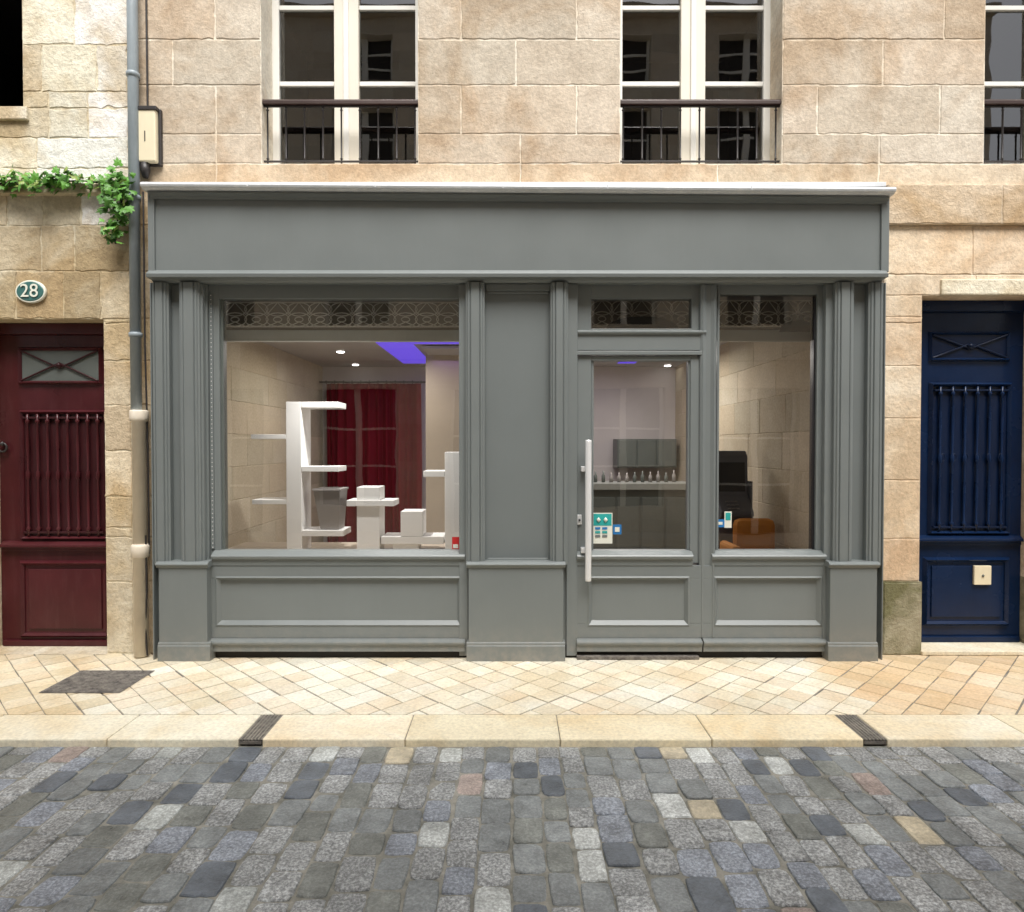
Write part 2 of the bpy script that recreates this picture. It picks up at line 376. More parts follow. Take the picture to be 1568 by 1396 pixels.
mkobj('room',boxv(lw[0]-.3,lw[1]+.3,WY+.52,2.5,lw[2]-.3,lw[3]+.2),[CUBEF[i] for i in (0,1,3,4,5)],M_black,wd)
for (a,b,c,d) in [(-7.6,-6.4,1,2.6),(-7.6,-6.4,3.8,5.6)]:
    tall_window('window',a,b,lh,zb=c,zt=d,rail=False,bar_z=[c+.6,c+1.1])
box('far_garage_door',5.6,6.9,.35,.42,0,2.6,M_cab,bldg)

# ---------------------------------------------------------------- doors
def pdoor(nm,x0,x1,y,z0,z1,mat,matD,trans,grille,midz,low,side,nb):
    d=empty(nm)
    box('leaf',x0+.002,x1-.002,y,y+.05,z0,z1,mat,d)
    box('frame_head',x0+.003,x1-.003,y-.04,y-.002,z1-.09,z1-.002,mat,d,.006)
    def fr(n,r,w,proud,my=y):
        a,b=X(r[0],my),X(r[1],my); t,bo=Z(r[2],my),Z(r[3],my)
        o=[(a-w,bo-w),(b+w,bo-w),(b+w,t+w),(a-w,t+w)]; i=[(a,bo),(b,bo),(b,t),(a,t)]; m_=[(a-w*.5,bo-w*.5),(b+w*.5,bo-w*.5),(b+w*.5,t+w*.5),(a-w*.5,t+w*.5)]
        v=[(p[0],my-.001,p[1]) for p in o]+[(p[0],my-proud,p[1]) for p in m_]+[(p[0],my-proud*.3,p[1]) for p in i]+[(p[0],my+.002,p[1]) for p in i]
        f=[]
        for L in range(3):
            for k in range(4): f.append((L*4+k,L*4+(k+1)%4,(L+1)*4+(k+1)%4,(L+1)*4+k))
        ob=mkobj(n,v,f,mat,d); fixn(ob); return a,b,bo,t
    a,b,bo,t=fr('transom_moulding',trans,.03,.03)
    box('transom_glass',a,b,y-.005,y-.001,bo,t,M_cab if side=='L' else matD,d,0)
    tube('transom_cross',[[(a,y-.018,bo),((a+b)/2,y-.018,(bo+t)/2+.02),(b,y-.018,bo)],[(a,y-.018,t),((a+b)/2,y-.018,(bo+t)/2-.02),(b,y-.018,t)],],.008,matD,d)
    lathe('transom_rosette',(a+b)/2,y-.02,[(.001,(bo+t)/2-.03),(.03,(bo+t)/2),(.001,(bo+t)/2+.03)],matD,d,12)
    a,b,bo,t=fr('grille_moulding',grille,.035,.035)
    box('grille_backing',a,b,y-.004,y-.001,bo,t,matD,d,0)
    for i in range(nb):
        x=a+(b-a)*(i+.5)/nb; yy=y-.022; h=t-bo; zm=(bo+t)/2
        pr=[(.010,bo),(.010,bo+.04),(.017,bo+.05),(.017,bo+.065),(.008,bo+.08),(.012,bo+h*.25),(.008,zm-.04),(.016,zm-.02),(.016,zm+.02),(.008,zm+.04),(.012,bo+h*.75),(.008,t-.08),(.017,t-.065),(.017,t-.05),(.010,t-.04),(.010,t)]
        lathe('grille_bar',x,yy,pr,mat,d,10)
    for zz in (bo+.03,t-.03): box('grille_rail',a,b,y-.03,y-.012,zz-.008,zz+.008,matD,d,.002)
    zm=Z(midz,y)
    profx('mid_rail_sill',[(y-.001,zm-.05),(y-.03,zm-.045),(y-.03,zm-.02),(y-.055,zm-.012),(y-.055,zm+.005),(y-.02,zm+.03),(y-.001,zm+.035)],x0+.03,x1-.02,mat,d)
    a,b,bo,t=fr('lower_moulding',low,.04,.03)
    box('lower_raised_panel',a+.03,b-.03,y-.012,y-.001,bo+.03,t-.03,mat,d,.008)
    box('kick_board',x0+.03,x1-.02,y-.03,y-.001,z0+.001,z0+.05,mat,d,.006)
    return d
yd=.33
rz0=Z(988,yd); rdoor=pdoor('red_panelled_door',rd0,rd1,yd,rz0,rtop,M_red,M_redD,(36,153,537,583),(38,160,634,820),834,(36,160,865,968),'L',8)
tube('door_knocker',[(X(8,yd)+.035*sin(a),yd-.03,Z(685,yd)+.035*cos(a)) for a in [i*2*pi/16 for i in range(16)]],.008,M_iron,rdoor,True)
lathe('knocker_boss',X(8,yd),yd-.03,[(.001,Z(685,yd)+.01),(.025,Z(685,yd)+.03),(.001,Z(685,yd)+.05)],M_iron,rdoor,12)
box('red_door_threshold',rd0,rd1,WY-.02,yd+.1,0.003,rz0,M_stoneL,lh,.006,col=(.6,.54,.43))
bz0=Z(982,yd); bdoor=pdoor('blue_panelled_door',dl0,dl1,yd,bz0,dtop,M_blue,M_blueD,(1425,1538,513,548),(1427,1540,592,812),825,(1422,1540,860,950),'R',6)
box('blue_door_threshold',dl0-.002,dl1,WY-.05,yd+.1,0.003,bz0,M_pav,bldg,.006,col=(.74,.69,.56))
tube('grille_scroll',[[(X(1433+i*17.5+8,yd)+.016*cos(a),yd-.026,Z(700,yd)+.03*sin(a)) for a in [k*pi/6 for k in range(13)]] for i in range(6)],.0035,M_blueD,bdoor)
mp=empty('door_mail_plate'); box('plate',X(1490,yd),X(1516,yd),yd-.035,yd-.012,Z(894,yd),Z(865,yd),M_box,mp,.004); lathe('button',X(1503,yd),yd-.036,[(.001,Z(880,yd)-.012),(.012,Z(880,yd)),(.001,Z(880,yd)+.012)],M_cab,mp,12)
box('blue_door_lintel',X(1437,WY),dl1+.25,WY-.02,WY+.02,dtop+.0,Z(428,WY),M_stoneL,bldg,.01,col=(.76,.70,.56))

# ---------------------------------------------------------------- shopfront
S=empty('shopfront')
yF=-.06
xl=X(229,yF,360); xr=X(1359,yF,360)
zf0=Z(417,yF); zf1=Z(296,yF)
box('fascia_board',xl,xr,yF,WY-.002,zf0,zf1+.02,M_grey,S)
for a,b in ((xl-.004,xl+.045),(xr-.055,xr+.004)): box('fascia_end_strip',a,b,yF-.018,yF-.001,zf0,zf1-.002,M_grey,S,.004)
profx('fascia_moulding',[(WY-.003,zf0-.065),(yF+.05,zf0-.065),(yF+.03,zf0-.05),(yF-.045,zf0-.045),(yF-.05,zf0-.02),(yF-.035,zf0-.008),(yF-.015,zf0+.012),(yF-.001,zf0+.016),(yF+.01,zf0-.0005),(WY-.003,zf0-.0005)],X(223,yF-.05,425),X(1361,yF-.05,425),M_grey,S,.0015)
yc=-.15
za=Z(279,yc); zb_=Z(287,yc)
profx('zinc_flashing',[(WY-.004,za+.05),(yc-.0,za+.004),(yc-.014,za-.004),(yc-.018,za-.018),(yc-.012,za-.032),(yc+.004,za-.036),(yc+.014,za-.046),(WY-.004,za-.046)],X(216,yc,285),X(1371,yc,285),M_zinc,S,.002,dz=zb_-za)
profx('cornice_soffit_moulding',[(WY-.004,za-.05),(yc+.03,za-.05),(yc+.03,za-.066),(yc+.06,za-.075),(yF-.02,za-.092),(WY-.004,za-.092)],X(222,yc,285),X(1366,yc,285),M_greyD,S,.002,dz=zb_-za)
for px in (380,575,770,930,1150): 
    x=X(px,yc,285); t=(x-X(216,yc,285))/(X(1371,yc,285)-X(216,yc,285)); box('flashing_seam',x-.005,x+.005,yc-.0205,yc+.05,za-.032+t*(zb_-za),za+.0+t*(zb_-za),M_zinc,S,.002)
zt=zf0-.065
zl=Z(866,-.06)
def pil(n,px0,px1,y0,yf):
    a,b=X(px0,yf),X(px1,yf)
    pts=[(a,y0),(a,yf+.022),(a+.012,yf+.018),(a+.018,yf+.006),(a+.030,yf+.006),(a+.036,yf+.014),(a+.042,yf),(b-.042,yf),(b-.036,yf+.014),(b-.030,yf+.006),(b-.018,yf+.006),(b-.012,yf+.018),(b,yf+.022),(b,y0)]
    profz(n,pts,zl,zt-.002,M_grey,S,.0015)
yb=.035
for (a,b) in ((232,318),(716,868),(1272,1352)):
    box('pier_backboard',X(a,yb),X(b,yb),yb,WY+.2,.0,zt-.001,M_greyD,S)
pil('pilaster_outer_left',231,258,yb,-.035)
pil('pilaster_left',274,305,yb,-.045)
pil('pilaster_centre_left',713,742,yb,-.045)
pil('pilaster_centre_right',843,870,yb,-.045)
pil('pilaster_right',1279,1308,yb,-.045)
pil('pilaster_outer_right',1330,1354,yb,-.035)
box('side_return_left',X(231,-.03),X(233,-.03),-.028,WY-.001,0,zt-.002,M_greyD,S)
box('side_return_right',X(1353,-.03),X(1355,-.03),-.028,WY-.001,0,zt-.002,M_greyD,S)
def jamb(pxs,sgn):
    for i,(p,y) in enumerate(pxs):
        a=X(p,y); box('jamb_step',min(a,a+sgn*.06),max(a,a+sgn*.06),y,WY+.1,.02,zt-.004-.001*i,M_grey,S,.002)
jamb([(312,.0),(319,.03)],-1); 
box('jamb_left_inner',X(307,.0),X(313,.0),-.01,WY,Z(866,0),zt-.006,M_grey,S)
box('jamb_c1',X(703,.02),X(716,.0),.012,WY,.02,zt-.005,M_grey,S)
box('jamb_c2',X(868,.0),X(884,.02),.012,WY,.02,zt-.005,M_grey,S)
box('jamb_r',X(1262,.02),X(1276,.0),.012,WY,.02,zt-.005,M_grey,S)
ax,bx=X(747,.03),X(840,.03)
zpt,zpb=Z(446,.03),Z(858,.03)
box('centre_panel_top_rail',ax-.01,bx+.01,.012,yb-.001,zpt,zt-.003,M_grey,S)
box('centre_panel_bottom_rail',ax-.01,bx+.01,.012,yb-.001,zl,zpb,M_grey,S)
box('centre_panel_bead',ax,bx,.02,yb-.001,zpb,zpb+.02,M_grey,S,.006)
box('centre_panel_bead',ax,bx,.02,yb-.001,zpt-.02,zpt,M_grey,S,.006)
def plinth(px0,px1,bp0,bp1):
    a,b=X(px0,-.05),X(px1,-.05)
    box('plinth_block',a,b,-.05,WY,.05,zl-.001,M_grey,S,.004)
    a2,b2=X(bp0,-.062),X(bp1,-.062)
    profx('plinth_base',[(WY,.001),(-.062,.001),(-.062,.115),(-.056,.125),(-.056,.135),(-.0505,.145),(WY-.01,.145)],a2,b2,M_grey,S)
    profx('pilaster_ledge',[(WY-.01,zl-.0),(-.052,zl-.018),(-.060,zl-.014),(-.064,zl+.0),(-.072,zl+.004),(-.072,zl+.012),(-.05,zl+.028),(WY-.01,zl+.032)],a-.015,b+.015,M_grey,S)
plinth(241,315,238,319); plinth(717,863,714,866); plinth(1273,1345,1271,1348)
def riser(x0,x1,p0,p1,nm,gl0,gl1,yo=.02):
    pa,pb_=X(p0,yo),X(p1,yo); a,b=X(x0,yo),X(x1,yo)
    zt_=Z(866,yo); z1=Z(886,yo); z0=Z(955,yo); zb2=Z(977,yo)
    box(nm+'_top_rail',a,b,yo,WY-.01,z1,zt_,M_grey,S)
    box(nm+'_stile',a,pa,yo,WY-.01,z0,z1,M_grey,S); box(nm+'_stile',pb_,b,yo,WY-.01,z0,z1,M_grey,S)
    box(nm+'_bottom_rail',a,b,yo,WY-.01,zb2,z0,M_grey,S)
    box(nm+'_panel',pa-.002,pb_+.002,yo+.024,yo+.06,z0-.002,z1+.002,M_grey,S)
    w=.020
    o=[(pa-w,z0-w),(pb_+w,z0-w),(pb_+w,z1+w),(pa-w,z1+w)]; m_=[(pa-w*.4,z0-w*.4),(pb_+w*.4,z0-w*.4),(pb_+w*.4,z1+w*.4),(pa-w*.4,z1+w*.4)]; i=[(pa+.016,z0+.022),(pb_-.016,z0+.022),(pb_-.016,z1-.012),(pa+.016,z1-.012)]
    v=[(p[0],yo-.001,p[1]) for p in o]+[(p[0],yo-.008,p[1]) for p in m_]+[(p[0],yo+.0235,p[1]) for p in i]
    f=[(L*4+k,L*4+(k+1)%4,(L+1)*4+(k+1)%4,(L+1)*4+k) for L in range(2) for k in range(4)]
    fixn(mkobj(nm+'_moulding',v,f,M_grey,S))
    zq=Z(984,yo-.05)
    profx(nm+'_weatherboard',[(WY-.02,zb2-.001),(yo-.002,zb2-.001),(yo-.046,zq+.006),(yo-.050,zq-.004),(yo-.046,zq-.018),(yo-.036,zq-.022),(yo-.036,zq-.030),(yo-.030,zq-.034),(yo-.030,zq-.075),(WY-.02,zq-.075)],a-.0,b,M_grey,S)
    zs1=Z(846,yo); zs2=Z(856,yo-.03)
    profx(nm+'_sill',[(WY-.012,zt_+.001),(yo-.005,zt_+.001),(yo-.008,zs2-.008),(yo-.026,zs2+.002),(yo-.030,zs2+.020),(yo-.022,zs2+.030),(yo+.034,zs1+.012),(WY-.012,zs1+.016)],X(gl0,yo-.03),X(gl1,yo-.03),M_grey,S)
riser(319,712,332,703,'window_riser',321,712)
riser(883,1075,904,1053,'door_riser',884,1063)
riser(1077,1270,1098,1257,'side_riser',1092,1268)
yg=.06
def frame(nm,go,gi,y0=yg,y1=WY+.03,bev=.003):
    a,b,t,bo=X(go[0],y0),X(go[1],y0),Z(go[2],y0),Z(go[3],y0); c,d,e,f=X(gi[0],y0),X(gi[1],y0),Z(gi[2],y0),Z(gi[3],y0)
    box(nm+'_left',a,c,y0,y1,bo,t,M_grey,S,bev); box(nm+'_right',d,b,y0,y1,bo,t,M_grey,S,bev)
    box(nm+'_top',c,d,y0,y1,e,t,M_grey,S,bev)
    if f>bo+.002: box(nm+'_bottom',c,d,y0,y1,bo,f,M_grey,S,bev)
    return c,d,f,e
ztpx=430
c,d,f_,e=frame('display_window',(318,712,ztpx,850),(337,704,457,843))
rquad('display_window_glass',c-.01,d+.01,f_-.01,e+.01,.10,M_glass,S)
fixn(mkobj('edge_strip',boxv(X(322,.05),X(327,.05),.05,.0595,Z(840,.05),Z(450,.05)),CUBEF,M_greyD,S))
V=[];F=[]
for i in range(60):
    z=Z(838,.05)+(Z(452,.05)-Z(838,.05))*i/59; x=X(324.5,.05); k=len(V); r=.0045
    V+=[(x-r,.0498,z),(x,.0498,z-r),(x+r,.0498,z),(x,.0498,z+r),(x,.046,z)]; F+=[(k,k+1,k+4),(k+1,k+2,k+4),(k+2,k+3,k+4),(k+3,k,k+4)]
fixn(mkobj('edge_strip_studs',V,F,M_shelf,S))
c,d,f_,e=frame('door_transom',(883,1076,ztpx,508),(905,1058,457,503))
rquad('door_transom_glass',c-.01,d+.01,f_-.01,e+.01,.10,M_glass,S)
zA,zB=Z(508,.03),Z(536,.03)
profx('transom_rail',[(WY,zB),(.03,zB),(.03,zA-.02),(.012,zA-.014),(.008,zA),(.03,zA+.014),(yg+.01,zA+.018),(WY,zA+.018)],X(884,.03),X(1080,.03),M_grey,S)
door=empty('glazed_shop_door',S)
yD=.045
def dbox(n,p0,p1,q0,q1,yf=yD,yb2=.115,bev=.004): return box(n,X(p0,yf),X(p1,yf),yf,yb2,Z(q1,yf),Z(q0,yf),M_grey,door,bev)
dbox('door_stile_left',884,905,545,862); dbox('door_stile_right',1057,1072,545,862); dbox('door_head',905,1057,545,552)
dbox('door_glazing_bead',905,909,552,845,.06); dbox('door_glazing_bead',1053,1057,552,845,.06)
rquad('door_glass',X(903,.09),X(1059,.09),Z(850,.09),Z(549,.09),.09,M_glass,door)
box('door_stop_head',X(884,.02),X(1076,.02),.02,WY,Z(543,.02),Z(537,.02),M_grey,S)
profz('door_mullion',[(X(1072,.02),WY),(X(1072,.02),.03),(X(1076,.02),.015),(X(1081,.02),.03),(X(1088,.02),.03),(X(1093,.02),.012),(X(1097,.02),.03),(X(1097,.02),WY)],Z(976,.02),zt-.004,M_grey,S)
c,d,f_,e=frame('side_window',(1097.5,1272,ztpx,850),(1101,1250,450,843))
rquad('side_window_glass',c-.01,d+.01,f_-.01,e+.01,.10,M_glass,S)
box('side_window_inner_stile',X(1245,.085),X(1252,.085),.085,WY+.03,Z(843,.08),Z(452,.08),M_black,S)
box('display_inner_stile',X(334,.085),X(343,.085),.085,WY+.03,Z(843,.08),Z(458,.08),M_cab,S)
box('threshold_dark',X(319,.06),X(1270,.06),.03,WY+.1,0.002,.10,M_dark,S,0)
box('door_threshold_step',X(884,-.02),X(1072,-.02),-.03,.03,.002,.028,M_cast,S,.004)
hd=empty('door_pull_handle')
xh=X(901,-.05)
lathe('bar',xh,-.05,[(.001,Z(890,-.05)),(.023,Z(889.5,-.05)),(.024,Z(887,-.05)),(.024,Z(676,-.05)),(.023,Z(673.5,-.05)),(.001,Z(673,-.05))],M_steel,hd,18)
for py in (718,843):
    z=Z(py,-.02); 
    o=lathe('standoff',0,0,[(.013,0),(.013,.09)],M_steel,hd,12); o.rotation_euler=(radians(-90),0,0); o.location=(xh-.004,-.046,z)
    box('standoff_plate',xh-.05,xh-.012,-.02,.044,z-.02,z+.02,M_steel,hd,.005)
lk=empty('door_lock'); box('escutcheon',X(884,.03),X(891,.03),.03,.046,Z(803,.03),Z(788,.03),M_steel,lk,.004); 
o=lathe('cylinder',0,0,[(.009,0),(.009,.012)],M_black,lk,12); o.rotation_euler=(radians(90),0,0); o.location=(X(887.5,.03),.032,Z(796,.03))
def sticker(nm,p0,p1,q0,q1,mat,y=.087):
    s=empty(nm); a,b,t,bo=X(p0,y),X(p1,y),Z(q0,y),Z(q1,y)
    box('backing',a,b,y,y+.001,bo,t,mat,s,0)
    return s,a,b,bo,t
s,a,b,bo,t=sticker('window_sticker',908,938,785,832,M_wht,.083)
box('teal_header',a+.006,b-.006,.081,.0825,t-.10,t-.008,M_teal,s,0); 
for i in range(3):
    for j in range(2): box('logo',a+.018+j*.055,a+.058+j*.055,.0795,.0808 if j else .0809,t-.13-i*.03,t-.112-i*.03,[M_bst,M_teal,M_greyD][i],s,0)
for k in range(2): lathe('drawn_face',a+.045+k*.055,.081,[(.001,t-.075),(.018,t-.055),(.001,t-.035)],M_wht,s,12)
s,a,b,bo,t=sticker('window_sticker',939,952,803,818,M_bst,.083); box('symbol',a+.015,b-.015,.081,.0825,bo+.02,t-.02,M_wht,s,0)
s,a,b,bo,t=sticker('window_sticker',1110,1121,783,808,M_wht,.096); box('symbol',a+.008,b-.008,.094,.0955,bo+.06,t-.01,M_teal,s,0)
s,a,b,bo,t=sticker('window_sticker',1097,1110,795,807,M_bst,.096); box('symbol',a+.015,b-.015,.094,.0955,bo+.02,t-.02,M_wht,s,0)
s,a,b,bo,t=sticker('window_sticker',692,703,822,841,M_rst,.096); box('symbol',a+.008,b-.008,.094,.0955,bo+.01,bo+.04,M_wht,s,0)

# ---------------------------------------------------------------- shop interior
I=empty('shop_interior')
ix0,ix1,iy1,iz=-2.85,2.46,4.85,2.82
box('floor',ix0,ix1,WY+.1,iy1,.02,.06,M_floor,I,0)
box('ceiling',ix0-.1,ix1+.1,.32,iy1+.1,iz,iz+.07,M_ceil,I,0)
wb=empty('interior_side_wall_left',I); wb2=empty('interior_side_wall_right',I)
PI=[(.53,.465,.35),(.56,.49,.375),(.50,.435,.325)]
ic=[.06,.4,.74,1.08,1.42,1.76,2.10,2.44,2.82]
wall('stone',-.0,4.6,ic,[],0,.1,M_stoneI,wb,PI,(.48,.41,.31),31,lmin=.6,lmax=1.1,gap=.0015,v=.03)
wb.location=(ix0,.25,0); wb.rotation_euler=(0,0,radians(90))
wall('stone',-.0,4.6,ic,[],0,.1,M_stoneI,wb2,PI,(.48,.41,.31),32,lmin=.6,lmax=1.1,gap=.0015,v=.03)
wb2.location=(ix1,4.85,0); wb2.rotation_euler=(0,0,radians(-90))
box('back_wall',ix0-.1,ix1+.1,iy1,iy1+.1,.0,iz+.05,M_intw,I,0)
box('left_closer',ix0-.1,X(330,.25),.18,.25,0,3.0,M_greyD,I,0)
box('partition_stub',X(652,3.2)-.0,X(712,3.2),3.2,3.45,.06,iz-.001,M_intb,I)
yh=.30
for nm,p0,p1 in (('header_beam',343,703),('header_beam',1101,1250)):
    box(nm,X(p0-40,yh),X(p1+40,yh),yh,yh+.06,Z(522,yh),Z(505,yh),M_head,I)
box('header_backing',X(320,.33),X(1280,.33),.362,.39,Z(506,.33),3.0,M_rback,I,0)  # added board, dark ground for the modelled reflection
fz=empty('reflected_ironwork_tracery')  # added tubes behind the glass, shaped like ironwork reflected in it
def reflection_tracery(p0,p1,q0,q1,y,u=.13):
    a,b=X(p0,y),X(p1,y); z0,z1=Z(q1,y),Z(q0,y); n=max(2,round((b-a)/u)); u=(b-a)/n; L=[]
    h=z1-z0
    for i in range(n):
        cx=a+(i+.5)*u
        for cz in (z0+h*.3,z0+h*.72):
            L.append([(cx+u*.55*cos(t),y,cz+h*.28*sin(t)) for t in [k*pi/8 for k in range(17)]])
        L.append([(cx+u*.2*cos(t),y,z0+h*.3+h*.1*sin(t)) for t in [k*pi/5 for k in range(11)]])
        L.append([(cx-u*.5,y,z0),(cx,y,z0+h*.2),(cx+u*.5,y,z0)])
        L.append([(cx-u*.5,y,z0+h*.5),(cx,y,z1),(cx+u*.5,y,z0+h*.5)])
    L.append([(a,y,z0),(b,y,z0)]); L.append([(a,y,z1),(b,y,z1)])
    tube('reflection_tracery',L,.0042,M_reflect,fz)
reflection_tracery(345,703,463,500,.155,.17); reflection_tracery(906,1058,460,500,.155,.17); reflection_tracery(1101,1250,460,500,.155,.17)
def archp(cx,w,q0,q1,y):
    xc=X(cx,y); r=(X(cx+w,y)-xc); z0=Z(q1,y); h=Z(q0,y)-z0
    V=[(xc,y,z0)]+[(xc+r*cos(t),y,z0+h*sin(t)) for t in [k*pi/20 for k in range(21)]]
    mkobj('reflected_arch_plate',V,[tuple(range(len(V)))],M_black,fz)  # added plate, models a dark arch of the reflection
archp(983,55,484,503,.145); archp(1222,30,490,508,.145)
tray=empty('ceiling_light_tray')
tx0,tx1,ty0,ty1=-1.55,1.75,2.45,4.35
for n_,a,b,c_,d_ in (('led_front',tx0,tx1,ty0,ty0+.10),('led_back',tx0,tx1,ty1-.1,ty1),('led_left',tx0,tx0+.4,ty0+.1,ty1-.1),('led_right',tx1-.12,tx1,ty0+.1,ty1-.1)):
    box(n_,a,b,c_,d_,iz-.012,iz-.002,M_led,tray,0)
box('tray_panel',tx0+.5,tx1-.3,ty0+.2,ty1-.2,iz-.05,iz-.02,M_ceil,tray)
def onceil(px,py):
    dd=(iz-H)/tan(atan((698-py)/1000)-TH); return (px-784)/1000*dd, dd-D
sp=empty('ceiling_spot_lamps')
for px,py in ((522,537),(545,557),(697,539),(690,560),(1005,567),(1122,531),(1213,560)):
    x,y=onceil(px,py); lathe('spot',x,min(y,4.6),[(.045,iz-.02),(.045,iz-.0005)],M_spot,sp,16); lathe('spot_trim',x,min(y,4.6),[(.06,iz-.010),(.06,iz-.0008)],M_steel,sp,16)
def area(n,x,y,z,e,size,col=(1,.93,.85),rx=0):
    l=bpy.data.lights.new(n,'AREA'); l.energy=e; l.size=size; l.color=col; o=bpy.data.objects.new(n,l); scene.collection.objects.link(o); o.location=(x,y,z); o.rotation_euler=(rx,0,0); o.parent=sp
def spotl(n,x,y,z,e,rx,ang=80):
    l=bpy.data.lights.new(n,'SPOT'); l.energy=e; l.spot_size=radians(ang); l.spot_blend=.8; l.shadow_soft_size=.04; l.color=(1,.97,.94); o=bpy.data.objects.new(n,l); scene.collection.objects.link(o); o.location=(x,y,z); o.rotation_euler=(rx,0,0); o.parent=sp
area('lamp_light',-1.6,2.4,2.72,30,1.0,(1,.94,.84)); area('lamp_light',1.4,2.8,2.72,50,1.0,(1,.94,.87))
spotl('shelf_fill_light',-1.3,.42,2.78,210,radians(16),110)  # added lamp hidden behind the header, brightens the shelf fronts
area('led_glow',-.4,3.6,2.7,4,1.2,(.4,.22,1))
cy=4.6; cx0,cx1=X(500,cy),X(645,cy); cz1,cz0=Z(587,cy),.1
V=[];F=[];n=200
for i in range(n+1):
    t=i/n; x=cx0+(cx1-cx0)*t; y=cy+.035*sin(t*pi*22+2*sin(t*9))+.03*sin(t*pi*7+1); V+=[(x,y,cz0),(x+.015*sin(t*40),y+.01,(cz0+cz1)/2),(x,y*.5+cy*.5,cz1)]
for i in range(n):
    for k in range(2): F.append((i*3+k,(i+1)*3+k,(i+1)*3+k+1,i*3+k+1))
cu=empty('red_curtain'); mkobj('cloth',V,F,M_curt,cu,smooth=True); tube('curtain_rod',[(cx0-.1,cy,cz1+.02),(cx1+.1,cy,cz1+.02)],.014,M_black,cu)
for i in range(12):
    x=cx0+(cx1-cx0)*i/11; tube('ring',[(x,cy+.025*cos(a),cz1+.02+.025*sin(a)) for a in [k*pi/5 for k in range(10)]],.004,M_black,cu,True)
box('display_platform',-2.6,-.35,.2,1.35,.06,.70,M_intb,I)
ys=.75
def sb(p,n,a,b,t,bo,dep=.28,y=ys,m=M_shelf): return box(n,X(a,y),X(b,y),y,y+dep,Z(bo,y),Z(t,y),m,p,.003)
sh=empty('white_shelf_unit')
zpl=.70
box('post',X(438,ys),X(461,ys),ys,ys+.28,zpl,Z(615,ys),M_shelf,sh)
for nm,a,b,t,bo in (('shelf_1',461.3,518,615,624),('shelf_2',384,437.7,665,672),('shelf_3',461.3,518,714,722),('shelf_4',385,437.7,765,772),('shelf_5',461.3,525,812,821)): sb(sh,nm,a,b,t,bo)
pt=empty('grey_planter')
x0_,x1_=X(479,ys),X(520,ys); z0_,z1_=Z(811.5,ys),Z(752,ys)
v=[(x0_+.05,ys+.04,z0_),(x1_-.02,ys+.04,z0_),(x1_-.02,ys+.24,z0_),(x0_+.05,ys+.24,z0_),(x0_,ys,z1_),(x1_,ys+.0,z1_),(x1_,ys+.27,z1_),(x0_,ys+.27,z1_)]
mkobj('pot',v,CUBEF,M_bin,pt,None,.006); box('rim',x0_-.008,x1_+.008,ys-.008,ys+.28,z1_,z1_+.02,M_bin,pt)
d1=empty('white_display_stand'); box('post',X(545,ys),X(580,ys),ys+.02,ys+.26,zpl,Z(746,ys),M_shelf,d1); sb(d1,'shelf',530,603,766,775,.018); sb(d1,'shelf_arm_left',530,544.7,766,775,.26,ys+.0185); sb(d1,'shelf_arm_right',580.5,603,766,775,.26,ys+.0185)
d2=empty('white_display_stand'); sb(d2,'block',613,647,783,821,.24); sb(d2,'low_shelf',583,679,821.5,833,.28); box('foot',X(600,ys),X(640,ys),ys+.02,ys+.2,zpl,Z(833.2,ys),M_shelf,d2)
d3=empty('white_display_stand'); box('post',X(681,ys),X(712,ys),ys,ys+.28,zpl,Z(692,ys),M_shelf,d3); sb(d3,'shelf',648,680.7,721,730,.28)
bc_=empty('bar_counter'); y=3.2
box('counter_body',X(905,y)-.2,X(1058,y),y+.04,y+.5,.06,Z(750,y),M_cab,bc_); box('counter_top',X(905,y)-.23,X(1058,y)+.05,y,y+.55,Z(750,y)+.001,Z(740,y),M_ctop,bc_)
for i in range(4): box('counter_panel',X(908+i*38,y),X(942+i*38,y),y+.025,y+.039,.15,Z(762,y),M_cab,bc_,.006)
wc=empty('wall_cabinet'); y=4.45
box('carcass',X(945,y),X(1036,y),y,y+.38,Z(716,y),Z(672,y),M_cab,wc); 
for i in range(3): box('cabinet_door',X(946+i*30,y),X(974+i*30,y),y-.02,y-.001,Z(714,y),Z(674,y),M_cab,wc,.005)
bt=empty('bottles_on_counter'); y=3.45
for i in range(11):
    x=X(912+i*12,y); z=Z(740,3.2)+.001; h=random.uniform(.12,.18); lathe('bottle',x,y,[(.024,z),(.024,z+h*.6),(.01,z+h*.75),(.01,z+h)],random.choice([M_cab,M_cab,M_bin]),bt,12)
kk=empty('payment_kiosk'); y=1.15; a,b=X(1102,y),X(1152,y)
box('base',a-.03,b+.03,y,y+.35,.06,.12,M_kiosk,kk,.01)
profx('body',[(y+.02,.12),(y+.02,.92),(y-.06,.98),(y-.06,1.02),(y+.10,1.16),(y+.12,1.54),(y+.17,1.59),(y+.30,1.59),(y+.32,.12)],a,b,M_kiosk,kk,.008)
mkobj('screen',[(a+.03,y+.0995,1.2),(b-.03,y+.0995,1.2),(b-.03,y+.115,1.48),(a+.03,y+.115,1.48)],[(0,1,2,3)],M_black,kk)
box('side_fin',b+.001,b+.03,y+.06,y+.24,.9,1.3,M_kiosk,kk,.006)
for i in range(3):
    for j in range(3): box('key',a+.07+i*.04,a+.10+i*.04,y-.07+j*.035+.02,y-.05+j*.035+.02,1.045+j*.03,1.055+j*.03,M_bin,kk,.002)
sf=empty('orange_armchair')
box('seat',2.02,2.42,.70,1.08,.06,.62,M_orange,sf,.05); box('back',2.04,2.42,.94,1.08,.63,.97,M_orange,sf,.06); box('arm',1.93,2.015,.70,1.08,.06,.76,M_orange,sf,.03)

